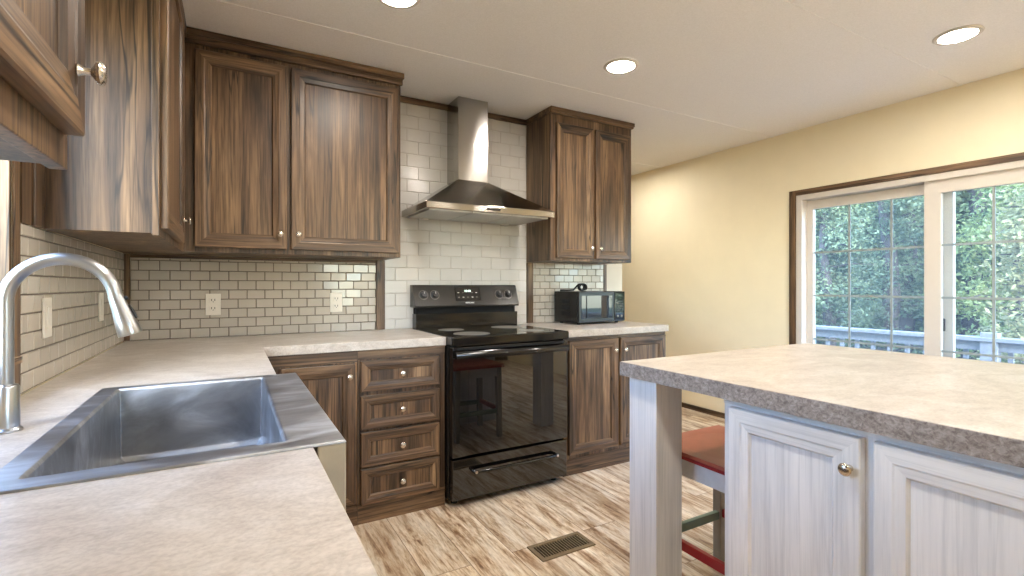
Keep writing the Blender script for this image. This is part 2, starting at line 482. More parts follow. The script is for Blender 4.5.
# window behind the camera
wf = MB().cells([FW[0], FW[0] + .05, (FW[0] + FW[1]) / 2 - .025, (FW[0] + FW[1]) / 2 + .025, FW[1] - .05, FW[1]], [FW[2], FW[2] + .05, FW[3] - .05, FW[3]],
                lambda i, j: not (j == 1 and i in (1, 3)), YF - .08, YF - .03, 'white_vinyl', 'xzy')
win2 = struct('window_2', wf, 'white framed window in the wall behind the camera', 'window')
obj('window_pane', MB().box(FW[0] + .04, FW[1] - .04, YF - .056, YF - .052, FW[2] + .04, FW[3] - .04, 'pane_glass'), win2)
wc = MB().cells([FW[0] - .06, FW[0], FW[1], FW[1] + .06], [FW[2] - .06, FW[2], FW[3], FW[3] + .06], lambda i, j: not (i == 1 and j == 1), YF, YF + .016, 'oak_x', 'xzy')
obj('window_casing', wc, win2)

# sliding patio door (right wall)
dr = MB().cells([DY0, DY0 + .045, DY1 - .045, DY1], [0.0, .03, DZ1 - .04, DZ1], lambda i, j: not (i == 1 and j == 1), XR - .012, XR + .13, 'white_vinyl', 'yzx')
door = struct('door_1', dr, 'white vinyl sliding glass patio door with grilles and brown casing', 'door', bevel=.002)
cs = MB()
cs.box(XR - .018, XR, DY1, DY1 + .052, 0, DZ1 + .04, 'oak_z').box(XR - .018, XR, DY0 - .052, DY0, 0, DZ1 + .04, 'oak_z').box(XR - .018, XR, DY0, DY1, DZ1, DZ1 + .04, 'oak_y')
obj('door_casing', cs, door, bevel=.002)
def sash(x, y0, y1, z0, z1, st0, st1, top, bot, cols, rows, nm):
    # y0 < y1; stile widths st0 at y0, st1 at y1
    f = MB().cells([y0, y0 + st0, y1 - st1, y1], [z0, z0 + bot, z1 - top, z1], lambda i, j: not (i == 1 and j == 1), x - .018, x + .018, 'white_vinyl', 'yzx')
    p = obj(nm, f, door, bevel=.002)
    obj('glass_pane', MB().box(x - .003, x + .003, y0 + st0 - .008, y1 - st1 + .008, z0 + bot - .008, z1 - top + .008, 'pane_glass'), p)
    g = MB()
    for c in cols: g.box(x - .010, x - .004, c - .007, c + .007, z0 + bot, z1 - top, 'grille_backlit')
    for r_ in rows: g.box(x - .011, x - .0045, y0 + st0, y1 - st1, r_ - .007, r_ + .007, 'grille_backlit')
    obj('grille', g, p)
    return p
rows = [1.446, 1.116, .781, .446]
sash(XR + .030, DY0 + .03, -1.668, .035, 1.862, .087, .087, .088, .09, [-2.000, -2.246], rows, 'inner_sash')
lp = sash(XR + .078, -1.80, DY1 - .035, .035, 1.850, .075, .055, .066, .09, [-1.200, -1.465], rows, 'outer_sash')
obj('handle', MB().box(XR + .045, XR + .060, -1.762, -1.740, .905, .985, 'black_plastic'), lp, bevel=.003)

# ------------------------------------------------------------------ outdoors
struct('ground', MB().box(-25, 40, -30, 30, -1.0, -.9, 'ground_grass'), 'grassy ground outside', 'ground')
dk = MB()
for k in range(14): dk.box(XR + .14 + k * .145, XR + .14 + k * .145 + .139, -5, 3, -.24, -.20, 'deck_wood')
struct('deck', dk, 'weathered plank deck outside the patio door', 'deck')
rl = thing('deck_railing', (6.46, -1.2, -.2), 'weathered grey wooden railing along the outdoor deck', 'railing')
obj('top_rail', MB().box(6.39, 6.53, -4.9, 2.9, .685, .722, 'deck_wood'), rl, bevel=.004)
obj('side_rail', MB().box(6.44, 6.475, -4.9, 2.9, .60, .684, 'deck_wood'), rl)
obj('bottom_rail', MB().box(6.44, 6.475, -4.9, 2.9, -.12, -.04, 'deck_wood'), rl)
for y in (-4.4, -2.9, -1.37, .45, 2.2):
    obj('post', MB().box(6.405, 6.50, y - .06, y + .06, -.2, .765, 'deck_wood'), rl, bevel=.004)
y = -4.75
while y < 2.8:
    obj('baluster', MB().box(6.478, 6.51, y - .017, y + .017, -.11, .62, 'deck_wood'), rl); y += .155

rng = np.random.default_rng(7)
def tree(loc, h, rad, mat, label, nleaf=5200, low=.12, size=.10, group='trees beyond the deck'):
    root = thing('cedar_tree', loc, label, 'tree', group)
    tr = MB(); L = Vector(loc)
    pts = [L + Vector((.06 * h * math.sin(k * .9 + loc[1]) * .25, .05 * h * math.cos(k * 1.3) * .25, h * k / 8)) for k in range(9)]
    tr.tube(pts, [.14 * h / 6 * (1 - k / 8.6) + .01 for k in range(9)], 'bark', 9)
    obj('trunk', tr, root, smooth=True)
    bb = MB(); centers = []
    nb = 64
    for i in range(nb):
        zf = low + (1 - low) * ((i + .5) / nb) ** .9
        a = rng.uniform(0, 2 * math.pi); ln = rad * (1.05 - zf * .52) * rng.uniform(.75, 1.1)
        p0 = L + Vector((0, 0, h * zf * .97)); p1 = p0 + Vector((math.cos(a) * ln, math.sin(a) * ln, rng.uniform(-.05, .32) * ln))
        pm = (p0 + p1) / 2 + Vector((0, 0, .08 * ln))
        bb.tube([p0, pm, p1], [.022, .014, .005], 'bark', 5)
        for q in np.linspace(.25, 1.0, 6):
            c = p0.lerp(p1, q) + Vector((0, 0, .05)); centers.append((c.x, c.y, c.z, ln * .24 + .10))
    obj('branches', bb, root)
    cen = np.array(centers); pick = rng.integers(0, len(cen), nleaf)
    c = cen[pick, :3] + np.clip(rng.normal(0, 1, (nleaf, 3)), -1.5, 1.5) * (cen[pick, 3:4] * np.array([[.62, .62, .5]]))
    d1 = rng.normal(0, 1, (nleaf, 3)); d1[:, 2] = d1[:, 2] * .7 + .25; d1 /= np.linalg.norm(d1, axis=1)[:, None]
    d2 = np.cross(d1, rng.normal(0, 1, (nleaf, 3))); d2 /= np.linalg.norm(d2, axis=1)[:, None]
    s = size * rng.uniform(.6, 1.3, (nleaf, 1))
    v = np.stack([c - d1 * s, c + d2 * s * .42, c + d1 * s, c - d2 * s * .42], 1).reshape(-1, 3) - np.array(loc)
    me = bpy.data.meshes.new('foliage')
    me.vertices.add(len(v)); me.vertices.foreach_set('co', v.ravel())
    me.loops.add(nleaf * 4); me.loops.foreach_set('vertex_index', np.arange(nleaf * 4))
    me.polygons.add(nleaf); me.polygons.foreach_set('loop_start', np.arange(nleaf) * 4)
    me.update(calc_edges=True); me.validate(); me.materials.append(M[mat])
    o = bpy.data.objects.new('foliage', me); COL.objects.link(o); o.parent = root
    return root
TL = 'leafy green cedar tree among others behind the deck railing'
tree((7.95, -1.45, -.9), 3.3, .62, 'leaf_straw', 'pale straw coloured cedar tree standing in front of the green ones behind the deck railing', 12000, .1, .036, None)
kk = 0
for q_, (hh, nl, ls) in enumerate(((5.6, 20000, .036), (7.4, 18000, .046), (9.2, 17000, .07), (10.5, 17000, .12), (11.5, 17000, .17), (12.5, 17000, .2), (13.5, 17000, .24), (14.5, 17000, .26))):
    for j in range(6 if q_ < 2 else 8):
        tree((9.6 + 2.4 * q_, -5.5 + (0, .1, .75, .25, .95, .5, 1.6, 1.2)[q_] + 2.4 * j, -.9), hh + .5 * math.sin(kk * 1.7), .76, ('leaf_cedar', 'leaf_deep')[kk % 2], TL, nl, .05, ls)
        kk += 1

# ------------------------------------------------------------------ tile backsplashes
def tiles(name, label, u0, u1, v0, v1, tw, th, gap, mat, grout, plane, ustart=0.0, vstart=None, holes=(), group=None):
    mb = MB(); T = .007
    vstart = v0 if vstart is None else vstart
    def P(u, v, d):
        return (u, -d, v) if plane == 'back' else (d, u, v)
    rnd = random.Random(len(name) + int(u0 * 1000))
    # grout bed
    a, b = P(u0, v0, .0005), P(u1, v1, .004)
    mb.box(min(a[0], b[0]), max(a[0], b[0]), min(a[1], b[1]), max(a[1], b[1]), v0, v1, grout)
    r0 = int(math.floor((v0 - vstart) / th)) - 1
    for r_ in range(r0, r0 + int((v1 - v0) / th) + 4):
        va, vb = vstart + r_ * th + gap / 2, vstart + (r_ + 1) * th - gap / 2
        va, vb = max(va, v0), min(vb, v1)
        if vb - va < .004: continue
        sh = ustart + (tw / 2 if r_ % 2 else 0)
        c0 = int(math.floor((u0 - sh) / tw)) - 1
        for c in range(c0, c0 + int((u1 - u0) / tw) + 4):
            ua, ub = sh + c * tw + gap / 2, sh + (c + 1) * tw - gap / 2
            ua, ub = max(ua, u0), min(ub, u1)
            if ub - ua < .004: continue
            e = .0022
            tu, tv = rnd.uniform(-.0006, .0006), rnd.uniform(-.0006, .0006)
            bot = [P(ua, va, .003), P(ub, va, .003), P(ub, vb, .003), P(ua, vb, .003)]
            mid = [P(ua, va, T - .002), P(ub, va, T - .002), P(ub, vb, T - .002), P(ua, vb, T - .002)]
            top = [P(ua + e, va + e, T - tu - tv), P(ub - e, va + e, T + tu - tv), P(ub - e, vb - e, T + tu + tv), P(ua + e, vb - e, T - tu + tv)]
            mb.loft([bot, mid, top], mat, cap0=False)
    o = obj(name, mb, origin=P((u0 + u1) / 2, v0, 0))
    return tag(o, label, 'backsplash', group)
tiles('tile_backsplash', 'small cream subway tiles left of the range under the long upper cabinet', .032, 1.262, CT + .001, 1.333, .0885, .0508, .0034, 'tile_glaze', 'grout_dark', 'back', .196)
tiles('tile_backsplash', 'small cream subway tiles on the side wall behind the faucet', -1.398, -.014, CT + .001, 1.3525, .0885, .0508, .0034, 'tile_glaze', 'grout_dark', 'left', -1.31)
tiles('tile_backsplash', 'large white brick tiles behind the range and hood up to the ceiling trim', 1.318, 2.366, CT + .001, 2.370, .153, .0822, .0030, 'tile_glaze_large', 'grout_light', 'back', 1.612, 1.471)
tiles('tile_backsplash', 'small cream subway tiles behind the microwave', 2.422, 3.096, CT + .001, 1.362, .0885, .0508, .0034, 'tile_glaze', 'grout_dark', 'back', 2.44)

# ------------------------------------------------------------------ cabinet parts
def knob(parent, p, n, s=1.0):
    prof = [(.0, 0), (.008, 0), (.0075, .002), (.0048, .006), (.0046, .013), (.009, .016), (.0142, .0195), (.0150, .023), (.0125, .0265), (.006, .0285), (0.0002, .029)]
    mb = MB().lathe([(max(r_, .0002) * s, h * s) for r_, h in prof], 'nickel', p, n, 18)
    return obj('knob', mb, parent, smooth=True)

def axes_of(face):
    # outward normal, width direction, grain letters
    return {'-y': (Vector((0, -1, 0)), Vector((1, 0, 0)), 'x'), '+x': (Vector((1, 0, 0)), Vector((0, 1, 0)), 'y'), '-x': (Vector((-1, 0, 0)), Vector((0, 1, 0)), 'y')}[face]

def door_front(parent, name, face, plane, u0, u1, z0, z1, fw=.058, t=.022, fam='oak', kn=None, panel_axis='z'):
    N, U, g = axes_of(face)
    base = {'-y': Vector((0, plane, 0)), '+x': Vector((plane, 0, 0)), '-x': Vector((plane, 0, 0))}[face]
    def P(u, z, d): return base + U * u + Vector((0, 0, z)) + N * d
    def ring(i, d): return [P(u0 + i, z0 + i, d), P(u1 - i, z0 + i, d), P(u1 - i, z1 - i, d), P(u0 + i, z1 - i, d)]
    rings = [ring(0, .0005), ring(0, t - .003), ring(.003, t), ring(fw * .55, t), ring(fw * .62, t - .002), ring(fw - .006, t - .004), ring(fw, t - .012)]
    mb = MB()
    for k in range(len(rings) - 1):
        for j in range(4):
            q = (j + 1) % 4
            mb.face([rings[k][j], rings[k][q], rings[k + 1][q], rings[k + 1][j]], fam + '_' + (g if j in (0, 2) else 'z'))
    mb.face(list(reversed(rings[0])), fam + '_z')
    d = obj(name, mb, parent)
    pm = MB(); i = fw - .002
    a, b = P(u0 + i, z0 + i, .002), P(u1 - i, z1 - i, t - .0125)
    pm.box(*[v for k in range(3) for v in sorted((a[k], b[k]))], fam + '_' + panel_axis)
    obj('panel', pm, d)
    if kn: knob(d, P(kn[0], kn[1], t), N)
    return d

# ---- back wall base cabinets
def carcass(parent, x0, x1, y0, y1, z0, z1, fam='oak', g='x', name='body'):
    mb = MB(); t = .02
    mb.box(x0, x1, y0, y1, z0, z1, fam + '_z')
    return obj(name, mb, parent, bevel=.0012)

BF = -.598
c = thing('base_cabinet', (.82, -.3, 0), 'brown wooden base cabinet with one door in the corner beside the sink run', 'cabinet')
carcass(c, .602, 1.020, BF, -.012, .10, .868)
obj('toe_board', MB().box(.602, 1.020, BF - .004, BF + .02, 0, .099, 'oak_x'), c)
obj('top_rail', MB().box(.602, 1.020, BF - .0035, BF, .812, .868, 'oak_x'), c)
door_front(c, 'door', '-y', BF, .672, 1.006, .112, .806, .062, kn=(.977, .745))
c = thing('base_cabinet', (1.25, -.3, 0), 'brown wooden base cabinet with a stack of four drawers left of the range', 'cabinet')
carcass(c, 1.0215, 1.4845, BF, -.012, .10, .868)
obj('toe_board', MB().box(1.0215, 1.4845, BF - .004, BF + .02, 0, .099, 'oak_x'), c)
obj('top_rail', MB().box(1.0215, 1.4845, BF - .0035, BF, .822, .868, 'oak_x'), c)
for za, zb in ((.662, .815), (.472, .640), (.286, .457), (.095, .276)):
    door_front(c, 'drawer', '-y', BF, 1.034, 1.448, za, zb, .05, kn=(1.241, (za + zb) / 2 + .002))
c = thing('base_cabinet', (2.73, -.3, 0), 'brown wooden two door base cabinet right of the range under the microwave', 'cabinet')
carcass(c, 2.272, 3.158, BF, -.012, .10, .868)
obj('toe_board', MB().box(2.272, 3.158, BF - .004, BF + .02, 0, .099, 'oak_x'), c)
obj('top_rail', MB().box(2.272, 3.158, BF - .0035, BF, .850, .868, 'oak_x'), c)
door_front(c, 'door', '-y', BF, 2.306, 2.708, .13, .846, .062, kn=(2.672, .768))
door_front(c, 'door', '-y', BF, 2.730, 3.146, .13, .846, .062, kn=(2.757, .768))

# ---- sink run base cabinets (left wall)
XF = .572
c = thing('base_cabinet', (.29, -1.82, 0), 'brown wooden sink base cabinet below the steel apron sink', 'cabinet')
sb = MB().box(.012, XF, -2.44, -2.42, .1, .868, 'oak_z').box(.012, XF, -1.22, -1.20, .1, .868, 'oak_z').box(.012, .024, -2.42, -1.22, .1, .868, 'oak_z').box(.024, XF, -2.42, -1.22, .1, .12, 'oak_z').box(XF - .018, XF, -2.42, -1.22, .12, .690, 'oak_z').box(XF - .018, XF, -2.42, -2.216, .690, .868, 'oak_z').box(XF - .018, XF, -1.428, -1.22, .690, .868, 'oak_z')
obj('body', sb, c)
obj('toe_board', MB().box(XF - .02, XF + .004, -2.44, -1.20, 0, .099, 'oak_y'), c)
door_front(c, 'door', '+x', XF, -2.42, -1.83, .112, .680, .062, kn=(-1.86, .63))
door_front(c, 'door', '+x', XF, -1.81, -1.22, .112, .680, .062, kn=(-1.78, .63))
c = thing('base_cabinet', (.29, -.9, 0), 'brown wooden corner base cabinet between the sink base and the back wall', 'cabinet')
carcass(c, .012, XF, -1.198, -.012, .1, .868)
obj('toe_board', MB().box(XF - .02, XF + .004, -1.198, -.605, 0, .099, 'oak_y'), c)
door_front(c, 'door', '+x', XF, -1.18, -.70, .112, .806, .062, kn=(-1.15, .745))
c = thing('base_cabinet', (.29, -3.0, 0), 'brown wooden base cabinet under the nearest stretch of counter', 'cabinet')
carcass(c, .012, XF, -3.62, -2.442, .1, .868)
obj('toe_board', MB().box(XF - .02, XF + .004, -3.62, -2.442, 0, .099, 'oak_y'), c)
door_front(c, 'door', '+x', XF, -3.60, -3.04, .112, .806, .062, kn=(-3.07, .745))
door_front(c, 'door', '+x', XF, -3.02, -2.46, .112, .806, .062, kn=(-2.99, .745))

# ---- worktops
cw = MB().cells([.010, .188, .598, 1.4865], [-3.63, -2.196, -1.448, -.618, -.009], lambda i, j: (i <= 1 and not (i == 1 and j == 1)) or j == 3, .869, CT, 'laminate', 'xyz')
o = obj('countertop', cw, origin=(.3, -1.8, .869), bevel=.003)
tag(o, 'mottled beige laminate L shaped countertop holding the sink and running to the range', 'countertop')
o = obj('countertop', MB().box(2.268, 3.166, -.628, -.009, .869, CT, 'laminate'), origin=(2.72, -.3, .869), bevel=.003)
tag(o, 'short mottled beige countertop with the microwave on it', 'countertop')

# ---- upper cabinets
UZ0, UZ1 = 1.354, 2.372
def crown(parent, segs):
    # segs: boxes for two stepped mouldings
    mb = MB()
    for b in segs: mb.box(*b)
    obj('crown_moulding', mb, parent, bevel=.003)
c = thing('upper_cabinet', (.8, -.16, UZ0), 'long brown two door wall cabinet left of the range hood', 'cabinet')
carcass(c, .262, 1.322, -.326, -.012, UZ0, UZ1)
crown(c, [(.262, 1.330, -.346, -.326, UZ1 - .03, ZC - .002, 'oak_x'), (.262, 1.336, -.356, -.326, UZ1 + .004, ZC - .002, 'oak_x')])
door_front(c, 'door', '-y', -.326, .322, .722, 1.378, 2.318, .070, kn=(.690, 1.455))
door_front(c, 'door', '-y', -.326, .742, 1.306, 1.378, 2.318, .070, kn=(.776, 1.457))
c = thing('upper_cabinet', (.13, -.75, UZ0), 'brown corner wall cabinet above the side tiles with pale reflecting end panel', 'cabinet')
carcass(c, .010, .2605, -1.250, -.012, UZ0, UZ1)
obj('face_frame', MB().box(.2605, .280, -1.250, -.330, UZ0 - .006, UZ1, 'oak_z'), c, bevel=.0015)
obj('crown_moulding', MB().box(.2805, .292, -1.262, -.358, UZ1 - .02, ZC - .002, 'oak_y').box(.010, .292, -1.266, -1.2505, UZ1 - .0, ZC - .002, 'oak_x'), c, bevel=.003)
door_front(c, 'door', '+x', .280, -1.236, -.62, 1.372, 2.34, .07, kn=(-.672, 1.462))
c = thing('upper_cabinet', (2.73, -.16, UZ0), 'brown two door wall cabinet right of the hood above the microwave', 'cabinet')
carcass(c, 2.362, 3.094, -.326, -.012, 1.364, UZ1)
crown(c, [(2.354, 3.102, -.346, -.012, UZ1 - .004, ZC - .002, 'oak_x'), (2.350, 3.106, -.354, -.012, UZ1 + .008, ZC - .002, 'oak_x')])
door_front(c, 'door', '-y', -.326, 2.404, 2.720, 1.382, 2.308, .062, kn=(2.693, 1.456))
door_front(c, 'door', '-y', -.326, 2.744, 3.074, 1.382, 2.308, .062, kn=(2.771, 1.456))
c = thing('upper_cabinet', (.14, -2.7, UZ0), 'blurred brown wall cabinet nearest the viewer at the window', 'cabinet')
carcass(c, .010, .262, -3.10, -2.245, UZ0, UZ1)
obj('face_frame', MB().box(.2625, .282, -3.10, -2.245, UZ0 - .006, UZ1, 'oak_z'), c, bevel=.0015)
door_front(c, 'door', '+x', .282, -2.68, -2.262, 1.392, 2.34, .07, kn=(-2.298, 1.468))
door_front(c, 'door', '+x', .282, -3.09, -2.70, 1.392, 2.34, .07, kn=(-3.05, 1.468))

# ------------------------------------------------------------------ sink
s = thing('apron_sink', (.41, -1.82, .72), 'stainless steel apron front sink set in the counter', 'sink')
X0, X1, Y0, Y1 = .172, .652, -2.212, -1.432
IX0, IX1, IY0, IY1 = .212, .557, -2.166, -1.462
zt, zr, zb = .919, .9145, .724
mb = MB()
q = lambda a, b, c_, d, z: [(a, c_, z), (b, c_, z), (b, d, z), (a, d, z)]
ins = .006
mb.loft([q(X0, X1, Y0, Y1, zr), q(X0 + .001, X1 - .001, Y0 + .001, Y1 - .001, zt), q(IX0, IX1, IY0, IY1, zt), q(IX0 + .003, IX1 - .003, IY0 + .003, IY1 - .003, zt - .006),
         q(IX0 + ins, IX1 - ins, IY0 + ins, IY1 - ins, zb + .012), q(IX0 + ins + .012, IX1 - ins - .012, IY0 + ins + .012, IY1 - ins - .012, zb)], 'sink_steel', cap0=False)
mb.loft([q(IX0 - .004, IX1 + .004, IY0 - .004, IY1 + .004, zr), q(IX0 - .002, IX1 + .002, IY0 - .002, IY1 + .002, zb - .004)], 'sink_steel', cap0=False)
obj('basin', mb, s, bevel=.003, seg=2)
obj('apron', MB().box(.604, .6515, Y0 + .0005, Y1 - .0005, .695, .9142, 'apron_buff'), s, bevel=.003)
dm = MB().lathe([(.0002, 0), (.020, 0), (.024, .002), (.042, .003), (.045, .0012), (.045, 0)], 'steel_polished', (.385, -1.81, zb + .0006), (0, 0, 1), 24)
obj('drain', dm, s, smooth=True)

# ------------------------------------------------------------------ faucet
FX, FY = .099, -1.822
fa = thing('kitchen_faucet', (FX, FY, CT), 'brushed steel gooseneck pull down faucet behind the sink', 'faucet')
obj('base', MB().lathe([(.0002, 0), (.0245, 0), (.0245, .004), (.0205, .008), (.0200, .084), (.0180, .088), (.0130, .090)], 'faucet_steel', (FX, FY, CT + .0005), (0, 0, 1), 28), fa, smooth=True)
pts = [(FX, FY, CT + .088), (FX, FY, 1.05), (FX, FY, 1.12)]
Rr = .083; cx, cz = FX + Rr, 1.163
for k in range(0, 21):
    a = math.pi - (math.pi - R(6)) * k / 20
    pts.append((cx + Rr * math.cos(a), FY, cz + Rr * math.sin(a)))
obj('spout', MB().tube(pts, .0124, 'faucet_steel', 20), fa, smooth=True)
p0 = Vector(pts[-1]); dd = Vector((.30, 0, -.954)).normalized()
hd = obj('spray_head', MB().lathe([(.0002, -.002), (.0130, -.002), (.0134, .003), (.0150, .025), (.0190, .055), (.0215, .080), (.0208, .084), (.014, .085), (.0002, .085)], 'faucet_steel', p0 + dd * .001, dd, 26), fa, smooth=True)
side = Vector((.954, 0, .30))
obj('button', MB().lathe([(.0002, 0), (.0045, 0), (.0045, .004), (.003, .0055), (.0002, .006)], 'black_plastic', p0 + dd * .010 + side * .0132, side, 14), hd, smooth=True)
obj('button', MB().tube([p0 + dd * .026 + side * .0155, p0 + dd * .040 + side * .0180, p0 + dd * .056 + side * .0198], [.0026, .0042, .0030], 'black_plastic', 10), hd, smooth=True)
lv = MB().lathe([(.0002, 0), (.009, 0), (.009, .018), (.0002, .020)], 'faucet_steel', (FX - .019, FY, CT + .055), (-1, 0, 0), 16)
lv.tube([(FX - .033, FY, CT + .055), (FX - .046, FY, CT + .085), (FX - .052, FY, CT + .13)], [.006, .005, .004], 'faucet_steel', 10)
obj('lever', lv, fa, smooth=True)

# ------------------------------------------------------------------ range hood
h = thing('range_hood', (1.85, -.2, 1.62), 'stainless steel chimney range hood above the stove', 'range hood')
HX0, HX1, HY = 1.424, 2.298, -.472
obj('lip', MB().box(HX0, HX1, HY, -.009, 1.632, 1.672, 'brushed_steel'), h, bevel=.004)
q2 = lambda a, b, y, z: [(a, y, z), (b, y, z), (b, -.009, z), (a, -.009, z)]
obj('canopy', MB().loft([q2(HX0 + .004, HX1 - .004, HY + .004, 1.6725), q2(1.735, 1.953, -.202, 1.872)], 'brushed_steel'), h, bevel=.002)
obj('chimney', MB().box(1.738, 1.950, -.200, -.009, 1.8725, ZC - .003, 'brushed_steel'), h, bevel=.002)
cp = obj('control_strip', MB().box(1.80, 1.905, HY - .002, HY - .0002, 1.641, 1.662, 'brushed_steel'), h)
for k in range(5):
    obj('button', MB().lathe([(.0002, 0), (.0078, 0), (.0078, .0025), (.0002, .003)], 'black_plastic', (1.815 + k * .0187, HY - .0021, 1.6515), (0, -1, 0), 14), cp)
for k in range(3):
    fb = MB(); xa = HX0 + .03 + k * .272; xb = xa + .266
    fb.box(xa, xb, HY + .03, -.05, 1.6255, 1.6318, 'filter_steel')
    obj('filter', fb, h)
for x in (1.56, 2.16):
    obj('lamp', MB().lathe([(.0002, 0), (.032, 0), (.030, .010), (.012, .014), (.0002, .014)], 'lens_off', (x, -.048, 1.6316), (0, 0, -1), 18), h, smooth=True)

# ------------------------------------------------------------------ range
RX0, RX1 = 1.490, 2.248
s = thing('electric_range', (1.869, -.35, 0), 'black electric range with glass cooktop and oven door', 'stove')
obj('body', MB().box(RX0, RX1, -.640, -.030, .034, .868, 'black_satin'), s, bevel=.003)
for x in (RX0 + .05, RX1 - .05):
    for y in (-.60, -.08):
        obj('foot', MB().lathe([(.0002, 0), (.018, 0), (.018, .012), (.010, .014), (.010, .034), (.0002, .034)], 'black_plastic', (x, y, 0), (0, 0, 1), 12), s, smooth=True)
tp = MB().box(RX0 - .002, RX1 + .002, -.696, -.112, .869, .918, 'black_enamel')
ck = obj('cooktop', tp, s, bevel=.009, seg=4)
for x, y, r_ in ((1.672, -.545, .105), (1.662, -.26, .080), (2.062, -.255, .105), (2.072, -.545, .080)):
    obj('burner', MB().lathe([(.0002, 0), (r_ * .93, 0), (r_, .0), (r_, .0009), (.0002, .0011)], 'burner_grey', (x, y, .9182), (0, 0, 1), 40), ck)
# backguard: lower riser, dark recess, sloping control console
bgm = MB().box(RX0 + .006, RX1 - .006, -.085, -.012, .869, 1.010, 'black_enamel')
bgm.box(RX0 + .012, RX1 - .012, -.060, -.013, 1.010, 1.058, 'deep_dark')
prof = [(-.012, 1.052), (-.104, 1.050), (-.108, 1.062), (-.062, 1.190), (-.052, 1.197), (-.012, 1.197)]
bgm.loft([[(RX0 - .010, y, z) for y, z in prof], [(RX1 - .006, y, z) for y, z in prof]], 'charcoal_panel')
bgd = obj('backguard', bgm, s, bevel=.002)
nrm = Vector((0, -.128, -.046)).normalized(); nrm = Vector((0, -.941, .338))
def onpanel(x, z, d=0.0):
    k = (z - 1.062) / .128
    return Vector((x, -.108 + .046 * k, z)) + nrm * d
ang = math.atan2(.338, .941)
for x in (1.546, 1.622, 2.094, 2.166):
    kb = MB().lathe([(.0002, 0), (.024, 0), (.024, .004), (.019, .007), (.0175, .020), (.0002, .021)], 'black_plastic', onpanel(x, 1.132, .0004), nrm, 24)
    c0 = onpanel(x, 1.132, .0215); up = Vector((0, .338, .941))
    kb.loft([[c0 + Vector((sx * .0022, 0, 0)) + up * d_ for sx, d_ in ((-1, .002), (1, .002), (1, .016), (-1, .016))],
             [c0 + nrm * .0008 + Vector((sx * .0022, 0, 0)) + up * d_ for sx, d_ in ((-1, .002), (1, .002), (1, .016), (-1, .016))]], 'print_white')
    obj('knob', kb, bgd, smooth=True)
    tm = MB().lathe([(.0285, 0), (.0312, 0), (.0312, .0004), (.0285, .0004), (.0285, 0)], 'burner_grey', onpanel(x, 1.132, .0005), nrm, 32, caps=False)
    obj('dial_ring', tm, bgd)
dpm = MB().loft([[onpanel(1.767, 1.092, .0004), onpanel(1.947, 1.092, .0004), onpanel(1.947, 1.178, .0004), onpanel(1.767, 1.178, .0004)],
                 [onpanel(1.768, 1.093, .0016), onpanel(1.946, 1.093, .0016), onpanel(1.946, 1.177, .0016), onpanel(1.768, 1.177, .0016)]], 'black_glass')
dpl = obj('display', dpm, bgd)
dg = MB()
for k in range(5):
    for j in range(2):
        if k == 2 and j == 1: continue
        c0 = onpanel(1.789 + k * .033, 1.112 + j * .030, .0018)
        dg.loft([[c0 + Vector((-.006, 0, 0)), c0 + Vector((.006, 0, 0)), c0 + Vector((.006, 0, 0)) + up * .005, c0 + Vector((-.006, 0, 0)) + up * .005],
                 [c0 + Vector((-.006, 0, 0)) + nrm * .0004, c0 + Vector((.006, 0, 0)) + nrm * .0004, c0 + Vector((.006, 0, 0)) + up * .005 + nrm * .0004, c0 + Vector((-.006, 0, 0)) + up * .005 + nrm * .0004]], 'print_white' if (k + j) % 2 else 'burner_grey')
obj('touch_keys', dg, bgd)
tilt = (R(90) - ang, 0, 0)
text_mesh('10:08', .022, 'digit_glow', bgd, 'clock_digits', onpanel(1.857, 1.155, .002), tilt)
text_mesh('FRIGIDAIRE', .0125, 'print_white', bgd, 'lettering', onpanel(1.864, 1.0775, .0008), tilt)
# oven door
DYf = -.684
dm = MB().box(RX0 + .004, RX1 - .004, DYf, -.6405, .272, .862, 'black_glass')
od = obj('oven_door', dm, s, bevel=.004)
obj('window', MB().box(RX0 + .10, RX1 - .14, DYf - .0012, DYf - .0002, .345, .735, 'window_glass_dark'), od)
hb = MB()
xs = np.linspace(RX0 + .012, RX1 - .022, 15)
prof = []
for x in xs:
    tt = (x - xs[0]) / (xs[-1] - xs[0]); bow = math.sin(math.pi * tt) * .022
    y = DYf - .030 - bow
    prof.append([(x, y, .842), (x, y - .010, .832), (x, y - .012, .818), (x, y - .008, .806), (x, y + .006, .803), (x, y + .010, .822)])
hb.loft(prof, 'black_enamel')
for x in (RX0 + .03, RX1 - .03): hb.box(x - .018, x + .018, DYf - .034, DYf - .0003, .808, .840, 'black_enamel')
obj('handle', hb, od, smooth=True)
obj('vent_strip', MB().box(RX0 + .03, RX1 - .03, DYf - .0012, DYf - .0003, .846, .858, 'deep_dark'), od)
sd = obj('storage_drawer', MB().box(RX0 + .006, RX1 - .006, DYf + .002, -.6405, .042, .260, 'black_glass'), s, bevel=.004)
hp = [(1.612, DYf + .001, .190), (1.614, DYf - .022, .190), (1.64, DYf - .034, .189)] + [(x, DYf - .036, .188) for x in (1.75, 1.88, 2.0)] + [(2.122, DYf - .034, .189), (2.150, DYf - .022, .190), (2.152, DYf + .001, .190)]
obj('handle', MB().tube(hp, .0095, 'black_enamel', 12), sd, smooth=True)
for x in (1.618, 2.146):
    obj('handle_end', MB().lathe([(.0002, 0), (.0115, 0), (.0115, .012), (.008, .020), (.0002, .022)], 'steel_polished', (x, DYf - .020, .190), (0, -1, 0), 14), sd, smooth=True)

